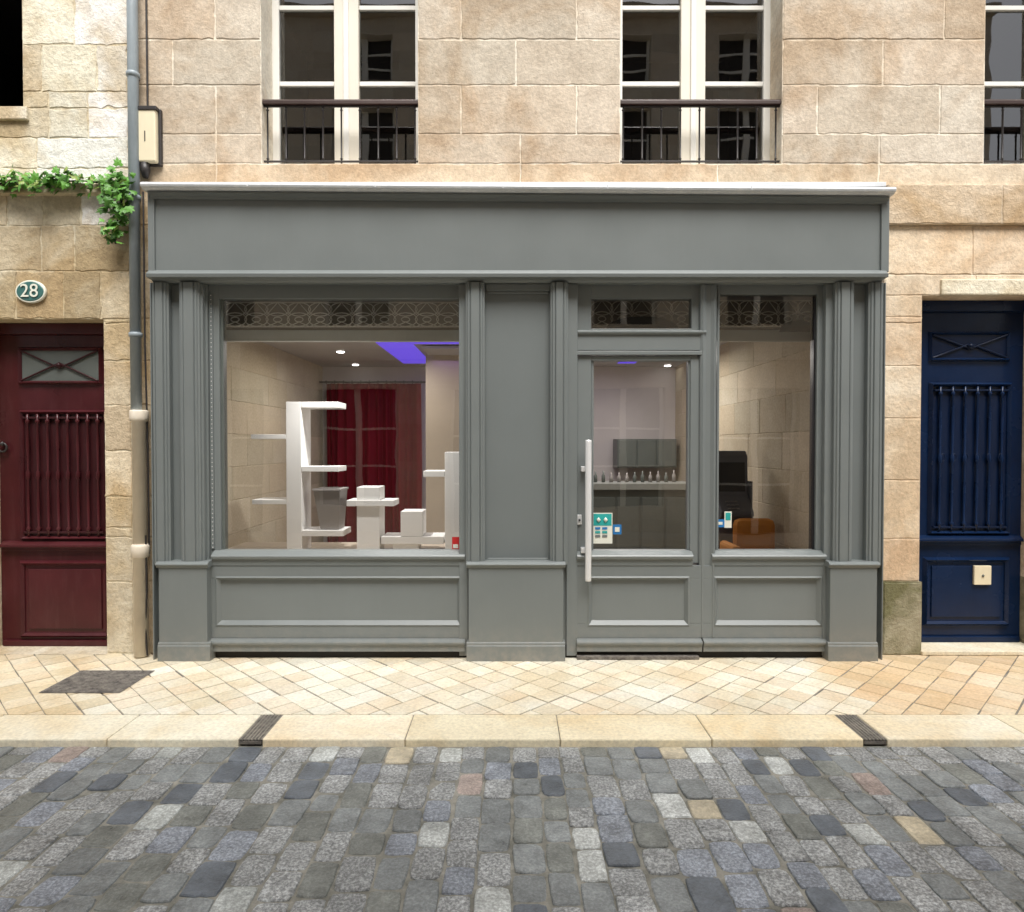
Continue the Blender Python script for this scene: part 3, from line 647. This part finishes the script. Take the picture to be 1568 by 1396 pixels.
# ---------------------------------------------------------------- drainpipe etc.
dp=empty('drainpipe'); xp,yp=X(205,.04,300),.045
zj=Z(628,yp)
lathe('zinc_pipe',xp,yp,[(.039,zj-.02),(.039,8.0)],M_pipe,dp,20)
for py in (300,510,112): z=Z(py,yp); lathe('collar',xp,yp,[(.043,z-.03),(.048,z-.027),(.048,z+.0),(.043,z+.004)],M_pipe,dp,20); box('bracket',xp-.01,xp+.01,yp+.03,WY+.01,z-.015,z+.0,M_iron,dp)
lathe('cast_iron_pipe',xp+.02,yp,[(.052,.012),(.05,zj-.09),(.064,zj-.085),(.067,zj-.06),(.067,zj-.01),(.062,zj),(.05,zj+.002)],M_cream,dp,20)
z=Z(842,yp); lathe('socket',xp+.02,yp,[(.052,z-.06),(.066,z-.05),(.068,z+.03),(.060,z+.045),(.051,z+.05)],M_cream,dp,20)
cb=empty('wall_cable'); xq=X(228,.07)
tube('cable',[[(xp+.07,WY-.012,5.5),(xp+.075,WY-.012,3.9),(xp+.06,.1,3.75)],[(xp+.055,.07,3.6),(xp+.06,.065,2.4),(xp+.075,.065,1.6),(xp+.08,.06,.8)],[(xq-.01,.03,.95),(xq-.005,.03,.5),(xq-.02,.03,.25),(xq+.0,.02,.02)]],.007,M_iron,cb)
jb=empty('electrical_junction_box'); y=WY-.075
box('housing',X(210,y,205),X(238,y,205),y,WY-.004,Z(247,y),Z(166,y),M_box,jb,.012)
box('back_frame',X(208,y,205),X(242,y,205),WY-.035,WY-.002,Z(250,y),Z(162,y),M_iron,jb,.008)
box('slot',X(221,y,205),X(222.5,y,205),y-.002,y-.0005,Z(216,y),Z(200,y),M_iron,jb,0)
box('lid_lip',X(209,y,205),X(240,y,205),y-.008,WY-.003,Z(168,y),Z(162,y),M_iron,jb,.004)
lathe('cable_gland',X(222,.08,205),.08,[(.02,Z(272,.08)),(.035,Z(262,.08)),(.035,Z(250,.08))],M_iron,jb,12)
pq=empty('house_number_plaque'); y=WY-.022; xc,zc=X(46,y,446),Z(446,y); rx,rz=.118,.088
def oval(n,rx,rz,y0,y1,m):
    k=40; V=[(xc+rx*cos(2*pi*i/k),y0+.004,zc+rz*sin(2*pi*i/k)) for i in range(k)]+[(xc+(rx-.005)*cos(2*pi*i/k),y0,zc+(rz-.005)*sin(2*pi*i/k)) for i in range(k)]+[(xc+rx*cos(2*pi*i/k),y1,zc+rz*sin(2*pi*i/k)) for i in range(k)]
    F=[(i,(i+1)%k,k+(i+1)%k,k+i) for i in range(k)]+[(i,(i+1)%k,2*k+(i+1)%k,2*k+i) for i in range(k)]+[tuple(range(k,2*k))]
    fixn(mkobj(n,V,F,m,pq))
oval('rim',rx,rz,y,WY-.001,M_wht); oval('field',rx-.012,rz-.012,y-.004,y+.001,M_plaq)
t=bpy.data.curves.new('number','FONT'); t.body='28'; t.size=.145; t.extrude=.002; t.align_x='CENTER'; t.align_y='CENTER'; t.materials.append(M_wht)
o=bpy.data.objects.new('number',t); scene.collection.objects.link(o); o.parent=pq; o.location=(xc,y-.010,zc); o.rotation_euler=(radians(90),0,0)

# ---------------------------------------------------------------- creeper
from mathutils import Matrix,Vector
rng=random.Random(5); V=[];F=[];C=[]
def leaf(p,s,rng):
    az=rng.uniform(-1.1,1.1); ti=rng.uniform(-.2,1.2); ro=rng.uniform(-pi,pi)
    M=Matrix.Rotation(az,3,'Z')@Matrix.Rotation(-ti,3,'X')@Matrix.Rotation(ro,3,'Y')
    pts=[(0,0),(.28,-.12),(.55,.12),(.36,.34),(.42,.72),(.16,.66),(0,1.05),(-.16,.66),(-.42,.72),(-.36,.34),(-.55,.12),(-.28,-.12)]
    b=len(V); V.append(tuple(Vector(p)+M@Vector((0,-.06*s,.4*s))))
    for x,z in pts: V.append(tuple(Vector(p)+M@Vector((x*s,.18*abs(x)*s,z*s))))
    k=rng.random(); c=(.05+.09*k,.15+.22*k,.02+.03*k)
    if rng.random()<.12: c=(.24,.32,.07)
    for i in range(12): F.append((b,b+1+i,b+1+(i+1)%12)); C.append(c)
zled=Z(284,WY-.02)
for i in range(420):
    px=rng.uniform(-120,200); u=math.sin(px*.07)*.3+math.sin(px*.19)*.25
    hgt=.03+.06*(1+u)*rng.random()**.8
    if rng.random()<.45 and math.sin(px*.07+1)<.0: continue
    x=X(px,WY-.05,280); leaf((x,WY-.03-rng.uniform(0,.13),zled+rng.uniform(-.06,hgt)),rng.uniform(.035,.068),rng)
for cx,cy_,n_,sx,sz in ((178,290,60,22,14),(180,322,70,18,20),(175,355,45,13,18),(190,300,35,12,22),(60,285,30,20,10)):
    for i in range(n_):
        x=X(cx+rng.gauss(0,sx*.55),0,310); z=Z(cy_+rng.gauss(0,sz*.55),0)
        leaf((x,-.02+rng.gauss(0,.035),z),rng.uniform(.035,.07),rng)
cr=empty('creeper_plant'); mkobj('leaves',V,F,M_leaf,cr,C)
tube('stems',[[(X(-120+i*20,.06,280),.06-.02*(i%2),zled+.01+.012*math.sin(i*1.7)) for i in range(17)],[(X(196,.0,290),.02,zled),(X(185,0,310),-.01,Z(315,0)),(X(178,0,340),.0,Z(350,0)),(X(174,0,370),.02,Z(372,0))]],.006,M_iron,cr)

# ---------------------------------------------------------------- pavement
YT=-1.04; YK=-1.375; ZR=-.035
pav=empty('pavement')
mkobj('pavement_bed',[(-9.5,YK+.01,-.004),(9.5,YK+.01,-.004),(9.5,.5,-.004),(-9.5,.5,-.004)],[(0,1,2,3)],M_pavj,pav)
def clip(poly,x0,x1,y0,y1):
    def c(poly,f,inter):
        out=[]
        for i in range(len(poly)):
            a,b=poly[i],poly[(i+1)%len(poly)]
            if f(a):
                out.append(a)
                if not f(b): out.append(inter(a,b))
            elif f(b): out.append(inter(a,b))
        return out
    def ix(v): return lambda a,b:(v,a[1]+(b[1]-a[1])*(v-a[0])/(b[0]-a[0]))
    def iy(v): return lambda a,b:(a[0]+(b[0]-a[0])*(v-a[1])/(b[1]-a[1]),v)
    for f,g in ((lambda p:p[0]>=x0,ix(x0)),(lambda p:p[0]<=x1,ix(x1)),(lambda p:p[1]>=y0,iy(y0)),(lambda p:p[1]<=y1,iy(y1))):
        poly=c(poly,f,g)
        if len(poly)<3: return []
    return poly
V=[];F=[];C=[]; rng=random.Random(11); s=.165; g=.0045; q=s/math.sqrt(2)
cov=(-3.14,-2.60,-.70,-.27)
PT=[(.78,.73,.60),(.81,.77,.65),(.74,.68,.54),(.82,.78,.67),(.77,.69,.55)]
for i in range(-80,81):
    for j in range(-80,81):
        cx=(i-j)*q; cy2=-.5+(i+j)*q
        if abs(cx)>9.3 or cy2<-1.3 or cy2>.3: continue
        r=q-g*1.2
        jx,jy=rng.gauss(0,.002),rng.gauss(0,.002)
        poly=[(cx+r+jx,cy2+jy),(cx+jx,cy2+r+jy),(cx-r+jx,cy2+jy),(cx+jx,cy2-r+jy)]
        poly=clip(poly,-9.3,9.3,YT+.006,.16)
        if len(poly)<3: continue
        mx=sum(p[0] for p in poly)/len(poly); my=sum(p[1] for p in poly)/len(poly)
        c=rc(PT,rng,.05)
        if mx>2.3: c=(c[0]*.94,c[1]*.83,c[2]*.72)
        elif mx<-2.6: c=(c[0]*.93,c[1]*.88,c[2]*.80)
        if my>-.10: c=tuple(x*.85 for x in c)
        z=rng.uniform(0,.0025); tx=rng.gauss(0,.006)
        b=len(V); n=len(poly)
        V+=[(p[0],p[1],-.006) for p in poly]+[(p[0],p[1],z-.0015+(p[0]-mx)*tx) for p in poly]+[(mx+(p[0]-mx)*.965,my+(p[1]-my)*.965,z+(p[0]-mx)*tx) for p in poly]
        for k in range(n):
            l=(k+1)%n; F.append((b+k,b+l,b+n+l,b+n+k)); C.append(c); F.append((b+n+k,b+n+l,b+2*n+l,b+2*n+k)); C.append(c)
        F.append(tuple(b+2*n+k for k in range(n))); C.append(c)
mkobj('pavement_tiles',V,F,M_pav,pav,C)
ks=empty('kerb')
edges=[-9.3,-8.3,-7.4,-6.5,-5.6,-4.8,-3.95,-3.1,-2.27,-1.53,None,-1.40,-.6,.27,1.12,1.97,None,2.10,2.92,3.75,4.6,5.5,6.4,7.3,8.2,9.3]
rng=random.Random(4)
i=0
while i<len(edges)-1:
    a,b=edges[i],edges[i+1]
    if b is None:
        a=edges[i]; b=edges[i+2]; dr=empty('kerb_drain_channel')
        box('channel',a+.004,b-.004,YK+.004,YT+.03,-.03,-.012,M_cast,dr,.002)
        for k in range(6): 
            xx=a+.015+k*(b-a-.03)/5; box('rib',xx-.005,xx+.005,YK+.003,YT+.03,-.012,-.001,M_cast,dr,.002)
        i+=2; continue
    c=rc([(.80,.72,.53),(.77,.69,.51),(.82,.76,.61)],rng,.04)
    box('kerb_stone',a+.002,b-.002,YK,YT,-.14,.002+rng.uniform(0,.002),M_pav,ks,.008,col=c); i+=1
cv=empty('pavement_access_cover'); 
mkobj('frame',[(cov[0],cov[2],.0055),(cov[1],cov[2],.0055),(cov[1],cov[3],.0055),(cov[0],cov[3],.0055)],[(0,1,2,3)],M_cast,cv)
box('plate',cov[0]+.02,cov[1]-.02,cov[2]+.02,cov[3]-.02,.001,.008,M_cast,cv,.002)
V=[];F=[]
for i in range(16):
    for j in range(12):
        x=cov[0]+.035+i*.0313; y=cov[2]+.035+j*.0325; r=.011; k=len(V); zz=.0081; V+=[(x-r,y,zz),(x,y-r*.6,zz),(x+r,y,zz),(x,y+r*.6,zz),(x,y,zz+.006)]; F+=[(k,k+1,k+4),(k+1,k+2,k+4),(k+2,k+3,k+4),(k+3,k,k+4)]
fixn(mkobj('tread_studs',V,F,M_cast,cv))

# ---------------------------------------------------------------- cobbled road
rd=empty('cobbled_road')
YE=-5.55
mkobj('road_bed',[(-9.5,YE-.02,ZR-.007),(9.5,YE-.02,ZR-.007),(9.5,YK+.02,ZR-.007),(-9.5,YK+.02,ZR-.007)],[(0,1,2,3)],M_sand,rd)
rng=random.Random(99); V=[];F=[];C=[]
def cobcol(x,y):
    u=rng.random(); mid=math.exp(-((x-.75)/1.2)**2)
    k=1.2*rng.uniform(.87,1.13)
    if u<.006+.03*mid: c=(.44,.39,.29,.2)
    elif u<.014+.05*mid: c=(.29,.24,.22,.4)
    elif u<.08+.06*mid: c=(.105,.12,.14,.15)
    elif u<.34: c=(.185,.20,.205,.3)
    elif u<.46: c=(.165,.175,.165,.3)
    elif u<.85-.1*mid: c=(.24,.25,.255,.8)
    elif u<.94: c=(.20,.22,.255,.6)
    else: c=(.33+.1*mid,.35+.1*mid,.345+.1*mid,.5)
    return (c[0]*k,c[1]*k,c[2]*k,c[3])
x=-9.3
while x<9.3:
    w=rng.uniform(.118,.152); y=YK-.004
    first=True
    while y>YE+.05:
        l=rng.uniform(.15,.225)
        if first: l=rng.uniform(.09,.2); first=False
        y1=y; y0=y-l; gp=rng.uniform(.002,.0055)
        cx,cy2=x+w/2+rng.gauss(0,.003),(y0+y1)/2
        hx,hy=w/2-gp,l/2-gp
        z=ZR+rng.gauss(0,.0022); tx,ty=rng.gauss(0,.018),rng.gauss(0,.014); sk_=rng.gauss(0,.03)
        n=20; pe=rng.uniform(5,12); P=[]
        for k in range(n):
            a=2*pi*(k+.5)/n; ca,sa=cos(a),sin(a); r=(abs(ca)**pe+abs(sa)**pe)**(-1/pe); j=1+rng.gauss(0,.018)
            P.append((hx*r*ca*j+sk_*hy*r*sa,hy*r*sa*j))
        b=len(V); c=cobcol(cx,cy2)
        for sc,dz in ((1,-.03),(1,-.007),(.96,-.0018),(.88,0)):
            for (px_,py_) in P: V.append((cx+px_*sc,cy2+py_*sc,z+dz+px_*sc*tx+py_*sc*ty))
        for L in range(3):
            for k in range(n): m_=(k+1)%n; F.append((b+L*n+k,b+L*n+m_,b+(L+1)*n+m_,b+(L+1)*n+k)); C.append(c)
        F.append(tuple(b+3*n+k for k in range(n))); C.append(c)
        y=y0
    x+=w
mkobj('cobblestones',V,F,M_cob,rd,C,smooth=False)
mkobj('ground',[(-150,-150,-.15),(150,-150,-.15),(150,150,-.15),(-150,150,-.15)],[(0,1,2,3)],M_ground)

# ---------------------------------------------------------------- opposite side of the street
ob=empty('opposite_stone_building')
hs=[]
for k in range(-3,4):
    c=k*2.5+.4; hs+=[(c-.6,c+.6,3.9,5.9),(c-.6,c+.6,6.6,8.2),(c-.6,c+.6,8.7,9.6)]
    hs+=[(c-.75,c+.75,.5 if k%2 else -1,2.7)]
wall('wall',-9.3,9.3,[-.1+.36*i for i in range(29)],hs,0,.4,M_stoneI,ob,[(.68,.60,.49),(.72,.64,.53)],MOR,41)
for h in hs:
    w=empty('window',ob); a,b,c,d=h; c=max(c,0)
    box('frame_left',a,a+.06,.18,.22,c,d,M_white,w,0);box('frame_right',b-.06,b,.18,.22,c,d,M_white,w,0);box('frame_mid',(a+b)/2-.06,(a+b)/2+.06,.17,.22,c,d,M_white,w,0)
    for kk in (.33,.66): box('bar',a+.06,b-.06,.18,.2,c+(d-c)*kk-.02,c+(d-c)*kk+.02,M_white,w,0)
    rquad('pane',a,b,c,d,.21,M_room,w)
box('cornice',-9.3,9.3,-.18,-.0,3.2,3.4,M_stoneI,ob,.01,col=(.6,.52,.4)); box('upper_cornice',-9.3,9.3,-.15,-.0,6.1,6.3,M_stoneI,ob,.01,col=(.6,.52,.4)); box('cornice_top',-9.3,9.3,-.2,-.0,9.9,10.05,M_stoneI,ob,.01,col=(.6,.52,.4))
box('body',-9.3,9.3,.4,4,-.1,10.0,M_intw,ob,0)
ob.location=(0,-7.0,0); ob.rotation_euler=(0,0,pi)
p2=empty('pavement'); box('slab',-9.3,9.3,-7.0,YE,-.14,.0,M_pav,p2,.01,col=(.7,.62,.5))

# ---------------------------------------------------------------- light
SE,SA=58,12
w=bpy.data.worlds.new('World'); scene.world=w; w.use_nodes=True; nt=w.node_tree
bg=nt.nodes['Background']; sk=nt.nodes.new('ShaderNodeTexSky'); sk.sky_type='NISHITA'; sk.sun_disc=False
sk.sun_elevation=radians(SE); sk.sun_rotation=radians(180-SA); sk.dust_density=4; sk.air_density=1.0
hs_=nt.nodes.new('ShaderNodeHueSaturation'); hs_.inputs['Saturation'].default_value=.3
nt.links.new(sk.outputs[0],hs_.inputs['Color']); nt.links.new(hs_.outputs[0],bg.inputs['Color']); bg.inputs['Strength'].default_value=.15
l=bpy.data.lights.new('sun','SUN'); l.energy=5.0; l.angle=radians(38); l.color=(1,.97,.93)
so=bpy.data.objects.new('sun',l); scene.collection.objects.link(so); so.rotation_euler=(radians(90-SE),0,radians(SA)); so.location=(0,-6,12)
scene.view_settings.view_transform='Standard'; scene.view_settings.look='None'; scene.view_settings.exposure=0
cam=bpy.data.cameras.new('camera'); co_=bpy.data.objects.new('camera',cam); scene.collection.objects.link(co_)
co_.location=(0,-5,H); co_.rotation_euler=(radians(90)-TH,0,0); cam.sensor_width=36; cam.lens=36*1000/1568; cam.clip_end=500; cam.clip_start=.05
scene.camera=co_
